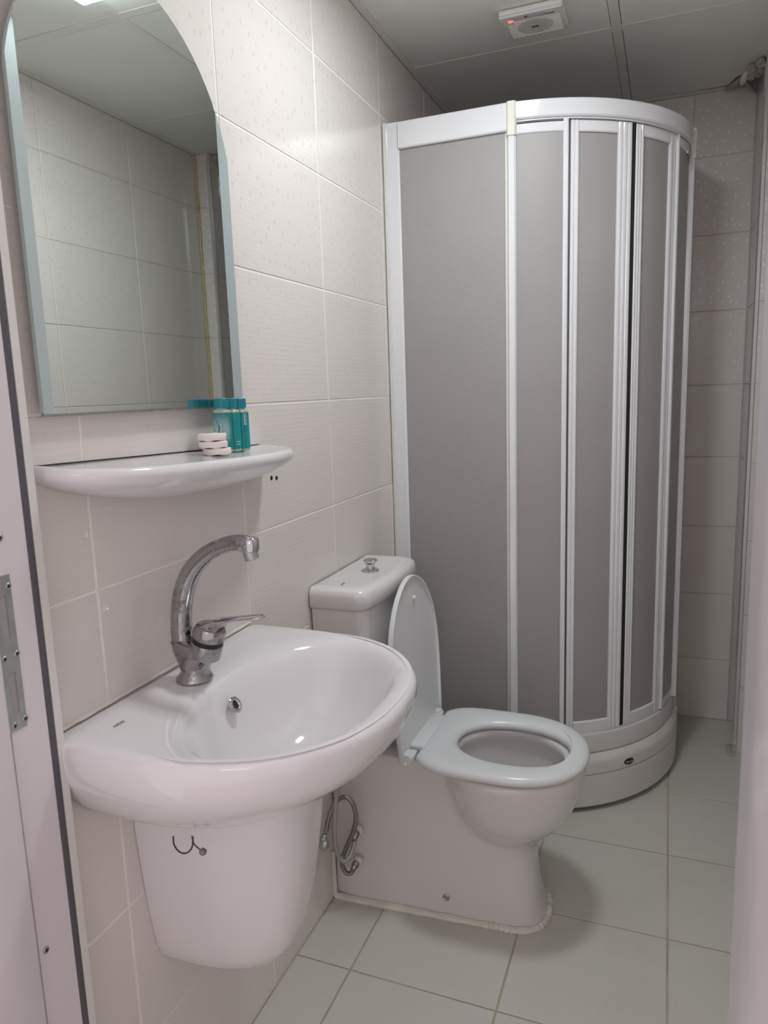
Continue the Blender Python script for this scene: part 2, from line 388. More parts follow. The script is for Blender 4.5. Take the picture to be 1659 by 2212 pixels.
# scraps hanging where the ceiling corner is broken
V, F = prism_vf([(.885, 2.035), (.930, 1.948), (.938, 1.952), (.900, 2.045)], H - .012, H - .004)
mesh('broken_panel_scrap', V, F, M['plaster'], cl, False)
V, F = tube_vf(catmull([(.925, 1.955, H - .004), (.95, 1.99, H - .02), (.975, 2.03, H - .03)], 4), .006, 8)
mesh('bent_bar', V, F, M['steel'], cl)
tube('pipe_stub', [(.945, 1.945, H + .01), (.935, 1.955, H - .012), (.93, 1.97, H - .022)], [.012, .011, .006], M['pvc_old'], cl)
tube('blue_cable', [(.945, 1.90, H + .02), (.962, 1.93, H - .004), (.975, 1.96, H - .012)], .004, M['blue'], cl, seg=8)
lump = []
for k in range(14):
    lump.append(lathe_vf([(0, -.010), (.009, -.006), (.012, 0), (.008, .007), (0, .01)], (WR - .004 - random.random() * .03, YJ + .02 + random.random() * .10, H - .006 - random.random() * .022), (random.random() - .5, random.random() - .5, 1), 7))
V, F = join_vf(lump); mesh('mortar_lump', V, F, M['plaster'], cl, True)
# chrome trim on the outside corner
V, F = prism_vf([(WR - .003, YJ + .006), (WR - .004, YJ - .002), (WR + .000, YJ - .006), (WR + .009, YJ - .005), (WR + .010, YJ + .002), (WR + .002, YJ + .002), (WR + .002, YJ + .006)], .03, H - .03)
struct(mesh('trim_1', V, F, M['trim'], None, True, 25))
# yellowed sealant run down the inside corner of the right wall
V, F = join_vf([tube_vf([Vector((WRN - .004, YJ - .005, 0.0)), Vector((WRN - .004, YJ - .005, 2.175))], .0045, 8)] +
               [lathe_vf([(.0045, -.004), (.0085, -.002), (.0085, .002), (.0045, .004)], (WRN - .004, YJ - .005, z), seg=8) for z in (1.235, 1.49, 1.985)])
struct(mesh('trim_2', V, F, M['cable'], None, True))
# two drilled holes in the left wall
for y, z in ((.5405, 1.081), (.561, 1.0785)):
    lathe('drill_hole', [(.0046, -.0015), (.0050, .0004), (.0045, .0006), (0, .0003)], (0, y, z), M['black'], wl, (1, 0, 0), 16)
# chipped cement at the foot of the projecting corner
bm = bmesh.new()
bmesh.ops.create_grid(bm, x_segments=14, y_segments=14, size=1)
for v in bm.verts:
    x, y = v.co.x, v.co.y; r = math.hypot(x, y); h = max(0, 1 - r) * .010 * (.6 + .8 * math.sin(7 * x + 3 * y) ** 2)
    v.co = Vector((WR - .006 + x * .020, YJ + .010 + y * .055, h - .0008))
V = [v.co[:] for v in bm.verts]; bm.verts.index_update(); F = [[v.index for v in f.verts] for f in bm.faces]; bm.free()
struct(mesh('trim_3', V, F, M['plaster'], None, True))

# ------------------------------------------------------------------ door frame
JX, JR, JZ = .030, .811, 2.05
def vprism(name, poly, z0, z1, mat, parent, ang=30):
    V, F = prism_vf(poly, z0, z1); return mesh(name, V, F, mat, parent, True, ang)
dr = struct(vprism('door_1', [(-.02, -.095), (JX, -.095), (JX, -.1475), (JX - .004, -.1475), (JX - .004, -.1525), (JX + .004, -.1525), (JX + .006, -.156), (JX + .0075, -.20), (JX + .0075, -.26), (-.02, -.26)], -.0, JZ + .04, M['frame'], None))
vprism('frame_flange', [(-.02, -.094), (.004, -.094), (.0275, -.0845), (JX + .001, -.0845), (JX + .001, -.073), (JX - .002, -.0715), (.0005, -.0715), (.0005, -.0605), (-.02, -.0605)], 0, JZ + .04, M['frame_edge'], dr)
vprism('rubber_gasket', [(.010, -.0955), (JX - .003, -.0955), (JX + .0005, -.093), (JX + .0015, -.089), (JX + .0005, -.085), (JX - .003, -.0842), (.010, -.0842)], 0, JZ, M['gasket'], dr)
# right side: jamb and the edge of the open leaf
jb = vprism('right_jamb', [(JR, -.100), (JR + .004, -.092), (JR + .06, -.075), (JR + .07, -.26), (JR + .012, -.26), (JR + .004, -.235), (JR, -.20)], 0, JZ + .04, M['frame'], dr)
V, F = box_vf(0.0, .87, -.26, -.075, JZ, JZ + .05); mesh('head_jamb', V, F, M['frame'], dr, False)
# strike plate with two slots and its screws
SX = JX + .0012
outer = [(-.125, 1.045), (-.125, .868), (-.1285, .863), (-.152, .858), (-.1545, .862), (-.1545, 1.052), (-.151, 1.056), (-.130, 1.050)]
def plate():
    ys = [-.1545, -.1445, -.1335, -.125]; zs = [.861, .882, .932, .974, 1.026, 1.050]
    parts = []
    for j in range(5):
        for i in range(3):
            if i == 1 and j in (1, 3): continue
            parts.append(box_vf(JX - .0005, SX, ys[i], ys[i + 1], zs[j], zs[j + 1]))
    return join_vf(parts)
V, F = plate(); sp = mesh('strike_plate', V, F, M['steel'], dr, False)
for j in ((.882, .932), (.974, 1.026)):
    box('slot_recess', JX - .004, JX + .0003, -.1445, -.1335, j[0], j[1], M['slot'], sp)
def screw(y, z, r=.0042, par=None):
    V, F = join_vf([lathe_vf([(r, 0), (r, .0012), (r * .8, .0020), (r * .45, .0015), (0, .0009)], (SX - .0004, y, z), (1, 0, 0), 14)])
    s = mesh('screw', V, F, M['steel'], par, True)
    V, F = join_vf([box_vf(SX + .0006, SX + .00165, y - r * .55, y + r * .55, z - .0005, z + .0005), box_vf(SX + .0006, SX + .00165, y - .0005, y + .0005, z - r * .55, z + r * .55)])
    mesh('cross_slot', V, F, M['black'], s, False)
for y, z in ((-.1285, 1.036), (-.1280, .953), (-.1455, .952), (-.1430, .868), (-.1275, .8705), (-.148, 1.036)): screw(y, z, par=dr)
SX = JX + .0004
screw(-.1375, .562, .0045, dr); screw(-.1315, 1.094, .0045, dr)

# ------------------------------------------------------------------ ceiling lamp and fan
lx, ly = LAMP
t = empty('ceiling_light', (lx, ly, H), 'square white lit lamp on the ceiling, partly seen in the top of the arched mirror', 'lamp')
hs = .085
box('housing', lx - hs - .006, lx + hs + .006, ly - hs - .006, ly + hs + .006, H - .020, H - .001, M['fan'], t, .003)
box('diffuser', lx - hs, lx + hs, ly - hs, ly + hs, H - .0235, H - .0195, M['lamp'], t)
fx0, fx1, fy0, fy1, fz = .318, .476, 1.243, 1.378, H - .016
fan = empty('extractor_fan', ((fx0 + fx1) / 2, (fy0 + fy1) / 2, H), 'square white extractor fan on the ceiling with a dusty grille and red indicator', 'fan')
box('casing', fx0, fx1, fy0, fy1, fz, H - .0012, M['fan'], fan, .005, 3)
cx, cy = (fx0 + fx1) / 2, (fy0 + fy1) / 2
# raised front lip with screw, curved top edge
lip = []
for k in range(13):
    x = fx0 + .002 + (fx1 - fx0 - .004) * k / 12; d = .022 + .010 * math.sin(math.pi * k / 12) ** 2
    lip.append([(x, fy0 + .001, fz), (x, fy0 + .001, fz - .006), (x, fy0 + d * .7, fz - .007), (x, fy0 + d, fz - .001)])
V, F = loft_vf(lip); mesh('front_lip', V, F, M['pvc'], fan, True, 40)
lathe('lip_screw', [(.0042, 0), (.0042, .002), (0, .002)], (cx - .012, fy0 + .012, fz - .006), M['rust'], fan, (0, 0, -1), 12)
lathe('indicator_light', [(.0075, 0), (.0068, .003), (.004, .005), (0, .0055)], (fx0 + .026, fy0 + .027, fz - .001), M['led'], fan, (0, 0, -1), 16)
box('brand_strip', fx1 - .062, fx1 - .024, fy0 + .030, fy0 + .0345, fz - .0012, fz + .001, M['black'], fan)
for k in range(13):
    y = fy0 + .045 + k * .0068
    V, F = tube_vf([Vector((fx0 + .014 + (.016 if k < 2 else 0), y, fz)), Vector((fx1 - .012, y, fz))], .0019, 6)
    mesh('louvre', V, F, M['fan'], fan)
V, F = lathe_vf([(.046, 0), (.046, .0012), (0, .0014)], (cx, cy + .016, fz), (0, 0, -1), 40); 
gr = mesh('grille_disc', V, F, M['fan_dirty'], fan)
for v in gr.data.vertices: v.co.y = (v.co.y - .016) * .80 + .016
box('grille_badge', cx - .009, cx + .009, cy + .012, cy + .018, fz - .0028, fz - .001, M['gasket'], fan)

# ------------------------------------------------------------------ mirror
MX = .020; MYC = .1925; MW = .2295; MA = .238; MB = 1.232; MZ0 = 1.578; MH = .262
BW = {-1: .0165, 1: .0290}          # width of the frosted border on each side
def mir_outline(inset=False, n=40):
    a0, b0_ = (MYC - MW + (BW[-1] if inset else 0), MYC + MW - (BW[1] if inset else 0))
    pts = [(a0, MB), (b0_, MB)]
    for k in range(n + 1):
        a = math.pi * k / n; yy = MYC + MA * math.cos(a); pts.append((max(a0, min(b0_, yy)), MZ0 + MH * math.sin(a)))
    return pts
mr = empty('wall_mirror', (MX, MYC, MB), 'tall frameless mirror with an arched top and pale frosted sides over the shelf', 'mirror')
V, F = loft_vf([[(MX, y, z) for y, z in mir_outline(True)], [(MX - .004, y, z) for y, z in mir_outline(True)]], True, True)
mesh('mirror_glass', V, F, M['mirror'], mr, False)
for s in (-1, 1):
    rings = []; BV = BW[s]
    for k in range(25):
        zt = MZ0 + MH * math.sqrt(max(0, 1 - ((MW - BV) / MA) ** 2)); zc = MZ0 + MH * math.sqrt(1 - (MW / MA) ** 2)
        z = MB + (zc - MB) * k / 4 if k <= 4 else zc + (zt - zc) * (k - 4) / 20
        wy = MW if z <= zc else max(MW - BV, MA * math.sqrt(max(0, 1 - ((z - MZ0) / MH) ** 2)))
        rings.append([(MX, MYC + s * (MW - BV), z), (MX - .0003, MYC + s * wy, z), (MX - .004, MYC + s * wy, z), (MX - .004, MYC + s * (MW - BV), z)])
    V, F = loft_vf(rings); o = mesh('frosted_edge', V, F, M['frosted'], mr, True, 20)
# ground glass rim, and the board it is stuck on
out = mir_outline(0.0)
V, F = loft_vf([[(MX - .0042, y, z) for y, z in out], [(MX - .0012 - .004, MYC + (y - MYC) * 1.002, z) for y, z in out]], True, True)
mesh('glass_rim', V, F, M['mirror_edge'], mr, False)
bd = [(MYC + (y - MYC) * .93, MB + .004 + (z - MB) * .97) for y, z in out]
V, F = loft_vf([[(MX - .0052, y, z) for y, z in bd], [(.0006, y, z) for y, z in bd]]); mesh('backing_board', V, F, M['pvc_old'], mr, False)
rg = random.Random(3)
lo_ = [[(MX - .004 - .001, MYC - MW + 2 * MW * k / 40, MB + .002), (MX - .002, MYC - MW + 2 * MW * k / 40, MB + .001), (MX - .002, MYC - MW + 2 * MW * k / 40, MB - .002 - .0022 * rg.random()), (MX - .006, MYC - MW + 2 * MW * k / 40, MB - .002 - .002 * rg.random())] for k in range(41)]
V, F = loft_vf(lo_); mesh('bottom_silicone', V, F, M['steel'], mr, False)

# ------------------------------------------------------------------ ceramic shelf
SH = empty('ceramic_shelf', (0, .235, 1.155), 'long white ceramic shelf with rounded ends on the wall under the mirror', 'shelf')
SYC, SL, SD = .232, .282, .128
def shelf_ring(sl, sd, z, n=64):
    pts = []
    for k in range(n + 1):
        a = math.pi * k / n
        c, s = math.cos(a), math.sin(a)
        y = SYC + sl * math.copysign(abs(c) ** .78, c); x = sd * abs(s) ** .62
        pts.append((max(x, .0008), y, z))
    return pts
def tilt(ring): return [(x, y, z + .004 - .07 * x - .0286 * (y - .25)) for x, y, z in ring]
rings = [shelf_ring(SL - .030, SD - .026, 1.1545), shelf_ring(SL - .012, SD - .014, 1.1555), shelf_ring(SL - .004, SD - .005, 1.156), shelf_ring(SL, SD, 1.1505), shelf_ring(SL, SD, 1.1435), shelf_ring(SL - .004, SD - .004, 1.136),
         shelf_ring(SL - .024, SD - .014, 1.126), shelf_ring(SL - .060, SD - .029, 1.115), shelf_ring(SL - .110, SD - .050, 1.105), shelf_ring(SL - .175, SD - .076, 1.097), shelf_ring(SL - .24, SD - .10, 1.093)]
V, F = loft_vf([tilt(r) for r in rings]); mesh('shelf_body', V, F, M['ceramic'], SH, True, 60)
SZ = 1.1540
# three wrapped soap rounds in a stack
def soap(i, x, y, z, rz, lab):
    n = 36; r0 = .0225; h = .0108; rings = []
    for (rr, hh) in ((.55, .0), (.955, .0003), (1.0, .0014), (1.0, h - .0014), (.965, h - .0002), (.5, h)):
        rings.append([(x + r0 * rr * (1 + .018 * math.sin(9 * a + i) * (1 if rr > .8 else 0)) * math.cos(a + rz), y + r0 * rr * (1 + .018 * math.sin(11 * a + 2 * i)) * math.sin(a + rz), z + hh + (.0007 * math.sin(5 * a + i) if rr > .95 else 0)) for a in [2 * math.pi * k / n for k in range(n)]])
    V, F = loft_vf(rings); o = mesh('wrapped_soap', V, F, M['soap'], None, True, 50)
    return tag(o, lab, 'soap', 'stacked wrapped soaps on the shelf')
soap(0, .066, .262, SZ + .0006, 0, 'round soap in white wrapper, bottom of the stack of three on the shelf')
soap(1, .063, .257, SZ + .0122, 1, 'round soap in white wrapper, middle of the stack of three on the shelf')
soap(2, .062, .256, SZ + .0238, 2, 'round soap in white wrapper, topmost of the stack of three on the shelf')
# small toiletry bottles
def bottle(loc, lab, kind=0):
    b = empty('toiletry_bottle', loc, lab, 'bottle', 'small toiletry bottles on the shelf')
    x, y, z = loc
    def rr(a, c, r, zz, n=6):
        pts = []
        for (sx, sy, a0) in ((1, 1, 0), (-1, 1, 90), (-1, -1, 180), (1, -1, 270)):
            for k in range(n):
                t = math.radians(a0 + 90 * k / (n - 1)); pts.append((x + sx * (a - r) + r * math.cos(t), y + sy * (c - r) + r * math.sin(t), z + zz))
        return pts
    a, c, r = .0135, .0115, .006
    V, F = loft_vf([rr(a - .002, c - .002, r * .7, 0), rr(a, c, r, .002), rr(a, c, r, .0675), rr(a - .001, c - .001, r, .0705), rr(.0095, .0095, .0085, .0725), rr(.0095, .0095, .0085, .0745)])
    mesh('bottle_body', V, F, M['liquid'], b, True, 40)
    V, F = loft_vf([rr(a + .0003, c + .0003, r, .0045), rr(a + .0003, c + .0003, r, .0665)], False, False)
    lb = mesh('printed_label', V, F, M['label'] if kind == 0 else M['teal'], b, True, 40)
    yf = y - c - .0007
    if kind == 0:
        for q, (dx, hh) in enumerate(((0, .036), (.004, .030))):
            P = [Vector((x - .009 + dx + .010 * math.sin(t * math.pi), yf, z + .024 + hh * t)) for t in [k / 10 for k in range(11)]]
            V, F = tube_vf(P, [.0002, .0007, .0010, .0007, .0002], 6); mesh('leaf_print', V, F, M['leaf'] if q == 0 else M['paleprint'], lb)
    if kind == 1:
        for zz in (.012, .0165):
            V, F = box_vf(x + a + .0002, x + a + .0009, y - .008, y + .002, z + zz, z + zz + .0009); mesh('print_line', V, F, M['paleprint'], lb, False)
    if kind == 2:
        V, F = box_vf(x + a + .0002, x + a + .0009, y - .0085, y - .0015, z + .045, z + .064); pp = mesh('barcode_patch', V, F, M['paleprint'], lb, False)
        V, F = join_vf([box_vf(x + a + .0006, x + a + .0013, y - .0075, y - .0025, z + .0465 + k * .0019, z + .0465 + k * .0019 + .0006 + .0005 * (k % 3)) for k in range(9)])
        q_ = mesh('barcode', V, F, M['leaf'], lb, False); q_['kind'] = 'stuff'
        V, F = box_vf(x + a + .0002, x + a + .0009, y - .0075, y - .0030, z + .006, z + .043); mesh('print_stripe', V, F, M['leaf'], lb, False)
    V, F = lathe_vf([(.0118, .0742), (.0126, .075), (.0124, .0895), (.0115, .0905), (0, .0905)], (x, y, z), seg=28); mesh('screw_cap', V, F, M['cap'], b, True, 40)
    return b
SB = (.0495, .296)
b0 = bottle((.0465, .312, SZ - .0004), 'teal labelled mini bottle directly behind the soap stack, nearest the camera of three')
for dx, dy, lab in ((.001, .0245, 'middle mini bottle of the three teal ones on the shelf'), (.003, .0485, 'teal mini bottle farthest from the soaps, nearest the shelf end')):
    bottle((b0.location.x + dx, b0.location.y + dy, b0.location.z - .0286 * dy), lab, 1 if dy < .03 else 2)

# ------------------------------------------------------------------ wash basin
BY, BZ = .176, .812
NB = 144
def interp_poly(pts, n):
    P = catmull([(a, b, 0) for a, b in pts], 12); L = [0]
    for i in range(1, len(P)): L.append(L[-1] + (P[i] - P[i - 1]).length)
    out = []; j = 0
    for k in range(n):
        s = L[-1] * k / (n - 1)
        while j < len(P) - 2 and L[j + 1] < s: j += 1
        t = (s - L[j]) / max(1e-9, L[j + 1] - L[j]); q = P[j].lerp(P[j + 1], min(1, t)); out.append((q.x, q.y))
    return out
# outline as half widths: front (x) against offset from the centre line
half = [(.0, .254), (.06, .256), (.13, .256), (.19, .252), (.25, .238), (.305, .212), (.35, .172), (.385, .120), (.404, .062), (.410, 0)]
hp = [(x, d) for x, d in half]
rightside = interp_poly(hp, 60)
outl = [(x, d) for x, d in rightside] + [(x, -d) for x, d in rightside[::-1][1:]]      # from wall (+y) round the front to wall (-y)
wallpts = [(0.0, -.254 + .508 * k / 26) for k in range(1, 26)]
outl += wallpts
BC = (.240, .0)
def ray_outline(poly, c, ang):
    dx, dy = math.cos(ang), math.sin(ang); best = None
    for i in range(len(poly)):
        (x1, y1), (x2, y2) = poly[i], poly[(i + 1) % len(poly)]
        ex, ey = x2 - x1, y2 - y1; den = dx * ey - dy * ex
        if abs(den) < 1e-12: continue
        t = ((x1 - c[0]) * ey - (y1 - c[1]) * ex) / den; s = ((x1 - c[0]) * dy - (y1 - c[1]) * dx) / den
        if t > 0 and -1e-6 <= s <= 1 + 1e-6 and (best is None or t < best): best = t
    return best
angs = [2 * math.pi * k / NB for k in range(NB)]
Ro = [ray_outline(outl, BC, a) for a in angs]
def bowl_r(a):
    ax, ay = (.123, .194 if math.sin(a) > 0 else .204); n = 2.2
    ca, sa = abs(math.cos(a)) / ax, abs(math.sin(a)) / ay
    return (ca ** n + sa ** n) ** (-1 / n)
Ri = [bowl_r(a) for a in angs]
Re = [min(Ri[i] * 1.14, Ro[i] - .019) for i in range(NB)]      # where the soft lip of the bowl ends
def br(k, z):                    # bowl ring; beyond 1 it runs out to Re
    out = []
    for i, a in enumerate(angs):
        r = Ri[i] * k if k <= .9 else Ri[i] * .9 + (Re[i] - Ri[i] * .9) * (k - .9) / .24
        sh = max(0, 1 - k) * -.015
        out.append((BC[0] + r * math.cos(a) + sh, BY + r * math.sin(a), z))
    return out
def mixr(t, z, ins=0.0):
    out = []
    for i, a in enumerate(angs):
        q = Re[i]; px, py = q * math.cos(a), q * math.sin(a) 
        ox, oy = (Ro[i] - ins) * math.cos(a), (Ro[i] - ins) * math.sin(a)
        out.append((max(.0006, BC[0] + px + (ox - px) * t), BY + py + (oy - py) * t, z))
    return out
def body(s, z, sx=None):
    sx = sx if sx is not None else s; out = []
    for i, a in enumerate(angs):
        x = BC[0] + Ro[i] * math.cos(a); y = Ro[i] * math.sin(a)
        out.append((max(.0006, x * sx), BY + y * s, z))
    return out
rings = [br(.06, .6655), br(.2, .667), br(.40, .6745), br(.56, .687), br(.70, .707), br(.80, .729), br(.87, .750), br(.93, .7695), br(.98, .7845), br(1.03, .7965), br(1.08, .8048), br(1.14, .8094),
         mixr(.35, .8112), mixr(.7, .8119), mixr(1, .812, .014), mixr(1, .8105, .007), mixr(1, .8065, .002), body(1, .800), body(1.0, .790), body(.995, .772, .985), body(.97, .750, .955), body(.925, .728, .905), body(.86, .705, .835), body(.79, .685, .755), body(.69, .667, .66), body(.52, .658, .55)]
bas = empty('wash_basin', (0, BY, .66), 'white half-oval ceramic wash basin mounted on the wall over a short pedestal', 'basin')
V, F = loft_vf(rings); mesh('basin_bowl', V, F, M['ceramic'], bas, True, 75)
# overflow ring on the back slope of the bowl, drain below
def overflow():
    c = Vector((.1335, .163, .775)); ax = Vector((.86, 0, .51))
    a = mesh('overflow_ring', *lathe_vf([(.0075, -.002), (.0125, -.001), (.0135, .0012), (.012, .0026), (.0085, .003), (.0068, .0015), (.0065, -.006)], c, ax, 28), M['chrome'], bas, True, 50)
    mesh('overflow_hole', *lathe_vf([(.0067, 0), (.0067, .0005), (0, .0005)], c - ax * .0006, ax, 20), M['black'], a, False)
overflow()
lathe('drain', [(.0225, 0), (.0225, .0015), (.018, .0025), (.010, .0010), (0, .0010)], (.232, BY, .6655), M['chrome'], bas)
text('basin_print', 'ceray', (.061, -.008, .8128), (0, 1, 0), (-1, 0, 0), .0095, M['logo'], bas)
# silicone line where the basin meets the tiles
V, F = tube_vf([Vector((.001, BY - .25 + .5 * k / 40, .8125 + .0012 * rg.random())) for k in range(41)], [.0022 + .0012 * rg.random() for k in range(41)], 7)
mesh('wall_sealant', V, F, M['silicone'], bas)

# half pedestal hanging on the wall below the basin
pd = empty('half_pedestal', (0, BY, .30), 'white ceramic half pedestal hanging under the wash basin', 'pedestal')
def pr(z, wd, dp, n=72):
    pts = []
    for k in range(n + 1):
        a = math.pi * k / n; c, s = math.cos(a), math.sin(a)
        pts.append((.0008 + dp * abs(s) ** .80, BY + .011 + wd * math.copysign(abs(c) ** .72, c), z))
    return pts
PZ = [(.657, .121, .252), (.64, .121, .252), (.58, .118, .246), (.52, .113, .238), (.46, .107, .228), (.41, .1005, .216), (.375, .094, .204), (.352, .086, .190), (.337, .075, .170), (.329, .062, .145), (.327, .045, .10)]
V, F = loft_vf([pr(*q) for q in PZ]); mesh('pedestal_shell', V, F, M['ceramic'], pd, True, 60)

# a bit of wire hanging under the basin rim
t = empty('wire_hook', (.150, -.004, .66), 'thin dark wire loop with a small nut hanging just under the basin rim', 'hook')
P = [(.140, -.012, .664), (.1405, -.0125, .652), (.146, -.010, .641), (.154, -.006, .638), (.161, -.002, .645), (.163, 0, .660)]
tube('wire_loop', P, .0011, M['black'], t, seg=8, n=6)
tube('wire_tail', [(.162, -.001, .662), (.1635, 0, .650), (.170, .003, .641)], .0011, M['gasket'], t, seg=8, n=5)
lathe('nut', [(.0035, -.004), (.0048, -.002), (.0048, .003), (.003, .0045)], (.1735, .0045, .6375), M['rust'], t, (.6, .3, -.6), 8)

# ------------------------------------------------------------------ basin tap
FY = .158
tp = empty('basin_tap', (.066, FY, .812), 'worn chrome single lever tap with a tall curved spout on the basin', 'tap')
def ell(cx, rx, ry, z, n=36, tilt=0.0):
    return [(cx + rx * math.cos(a), FY + ry * math.sin(a), z + tilt * rx * math.cos(a)) for a in [2 * math.pi * k / n for k in range(n)]]
rings = [ell(.066, .0285, .0285, .8125), ell(.066, .0290, .0290, .8145), ell(.066, .0275, .0275, .8175), ell(.067, .0240, .0235, .8225), ell(.069, .0225, .0210, .828),
         ell(.0685, .0265, .0217, .836), ell(.0705, .0335, .0230, .847), ell(.0725, .0405, .0242, .858), ell(.0735, .0430, .0242, .866, tilt=-.04), ell(.0740, .0425, .0236, .872, tilt=-.08), ell(.074, .035, .019, .8745, tilt=-.1)]
V, F = loft_vf(rings); mesh('tap_body', V, F, M['worn'], tp, True, 50)
sp = [(.0485, FY, .862), (.0480, FY, .885), (.0500, FY, .915), (.0570, FY, .948), (.0710, FY, .979), (.0930, FY, 1.004), (.1220, FY, 1.023), (.152, FY, 1.033), (.172, FY, 1.0345), (.184, FY, 1.033)]
tube('spout', sp, [.0172, .0172, .0168, .0165, .0160, .0150, .0135, .0120, .0120, .0118, .0105], M['worn'], tp, seg=24, n=8, up=(1, 0, 0), squash=.92)
V, F = loft_vf([[(.1845 + dx * s, FY + dy * s, z) for dx, dy in [(-.0175, -.0095), (.0, -.0125), (.008, -.0095), (.0105, 0), (.008, .0095), (.0, .0125), (-.0175, .0095)]] for s, z in ((.7, 1.0435), (.95, 1.0405), (1, 1.033), (.98, 1.0245), (.9, 1.022))])
mesh('spout_head', V, F, M['chrome'], tp, True, 60)
lathe('aerator', [(.0105, 0), (.0108, .004), (.0108, .0125), (.009, .0135), (.008, .011), (0, .011)], (.181, FY, 1.0225), M['steel'], tp, (.28, 0, -1), 24)
lathe('spout_collar', [(.0176, -.002), (.0184, 0), (.0176, .002)], (.0483, FY, .8715), M['rust'], tp, (0, 0, 1), 28)
ax = Vector((.30, 0, 1)).normalized(); cb = Vector((.0925, FY, .866))
lathe('cartridge_neck', [(.0240, -.014), (.0250, .006), (.0243, .0095)], cb, M['worn'], tp, ax, 32)
lathe('black_ring', [(.0236, .0090), (.0236, .0175), (0, .0175)], cb, M['black'], tp, ax, 32)
lathe('lever_dome', [(.0242, .0172), (.0258, .020), (.0254, .028), (.0220, .036), (.013, .0410), (0, .042)], cb, M['worn'], tp, ax, 32)
# looped lever
a0 = cb + ax * .034; tip = Vector((.1965, FY, .9225))
L1 = []
for k in range(25):
    u = -1 + 2 * k / 24; y = .0115 * math.sin(u * math.pi / 2) if abs(u) < 1 else .0115 * u
    x = tip.x - .010 + .010 * math.cos(u * math.pi / 2)
    L1.append(Vector((x, FY + y * .78, .9232)))
left = [Vector((.092, FY - .0150, .9010)), Vector((.115, FY - .0130, .9090)), Vector((.150, FY - .0102, .9165)), Vector((.178, FY - .0092, .9215))]
right = [Vector((p.x, 2 * FY - p.y, p.z)) for p in left][::-1]
V, F = tube_vf(left + L1[2:-2] + right, [.0038, .0028, .0020, .0017] + [.0017] * 21 + [.0017, .0020, .0028, .0038], 10)
mesh('lever', V, F, M['chrome'], tp)
V, F = loft_vf([[(.094, FY - .014, .9005), (.094, FY + .014, .9005), (.094, FY + .014, .8935), (.094, FY - .014, .8935)], [(.122, FY - .0135, .909), (.122, FY + .0135, .909), (.119, FY + .0125, .896), (.119, FY - .0125, .896)], [(.134, FY - .0125, .9118), (.134, FY + .0125, .9118), (.133, FY + .0125, .9095), (.133, FY - .0125, .9095)]])
mesh('lever_root', V, F, M['worn'], tp, True, 60)
lathe('temperature_mark', [(.0028, 0), (.0024, .0016), (0, .0022)], (.1195, FY, .8955), M['red'], tp, (1, 0, -.3), 12)
for z in (.838, .8415, .845): box('spec_mark', .0890 + (z - .838) * .7, .0945 + (z - .838) * .7, FY - .0205, FY - .0178, z, z + .0018, M['logo'], tp)

# ------------------------------------------------------------------ toilet
YT = .842
wc = empty('toilet', (.25, YT, 0), 'white ceramic toilet with raised lid between basin and shower', 'toilet')
TC = (.42, 0.0); NT = 132
ta = [2 * math.pi * k / NT for k in range(NT)]
def skirt_poly(hw, xf, rf, xb=.003, rb=.008):
    pts = []
    for k in range(13):
        a = math.radians(90 - 90 * k / 12); pts.append((xf - rf * 1.0 + rf * 1.0 * math.cos(a), hw - hw * .0 - (hw) * (1 - math.sin(a)) if False else hw * math.sin(a) ** 1.0))
    # superelliptic nose
    nose = [(xf - rf + rf * math.cos(t) ** .8 if math.cos(t) > 0 else xf - rf, hw * math.sin(t) ** .75 if math.sin(t) > 0 else 0) for t in [math.pi / 2 * (1 - k / 16) for k in range(17)]]
    top = [(xb, hw - rb), (xb + rb * .3, hw - rb * .3), (xb + rb, hw)] + nose
    top = [(x, max(0, y) * (1 - .24 * max(0, min(1, x / .45)))) for x, y in top]
    return top + [(x, -y) for x, y in top[::-1][1:]]
def ell_poly(cx, ax_f, ax_b, ay, n=60, e=2.0, eb=None):
    out = []
    for k in range(n):
        a = 2 * math.pi * k / n; c, s = math.cos(a), math.sin(a)
        axx = ax_f if c >= 0 else ax_b; ee = e if (c >= 0 or eb is None) else eb
        out.append((cx + axx * math.copysign(abs(c) ** (2 / ee), c), ay * math.copysign(abs(s) ** (2 / ee), s)))
    return out
def rays(poly): return [ray_outline(poly, TC, a) or .001 for a in ta]
def smax(A, B, p=12): return [((a ** p + b ** p) ** (1 / p)) / (2 ** (1 / p) if abs(a - b) < 1e-4 * a else 1) for a, b in zip(A, B)]
def ring(R, z): return [(max(.003, TC[0] + r * math.cos(a)), YT + r * math.sin(a), z) for r, a in zip(R, ta)]
levels = [  # z, skirt hw, skirt front, nose radius, bowl: rear reach, front reach, half width
    (.000, .113, .512, .085, 0, 0, 0), (.010, .111, .508, .085, 0, 0, 0), (.045, .108, .500, .085, 0, 0, 0), (.10, .106, .490, .085, 0, 0, 0), (.16, .105, .484, .085, 0, 0, 0), (.20, .105, .482, .085, .02, .05, .05),
    (.215, .105, .482, .085, .06, .075, .085), (.235, .105, .483, .085, .085, .105, .108), (.255, .105, .484, .085, .105, .128, .124), (.28, .106, .485, .085, .120, .146, .138), (.31, .107, .486, .085, .132, .159, .150), (.34, .109, .487, .085, .142, .168, .158), (.365, .112, .487, .085, .150, .173, .163), (.385, .118, .487, .085, .156, .1755, .166), (.396, .119, .486, .085, .156, .1745, .165), (.4015, .114, .480, .085, .150, .169, .160)]
rings = []
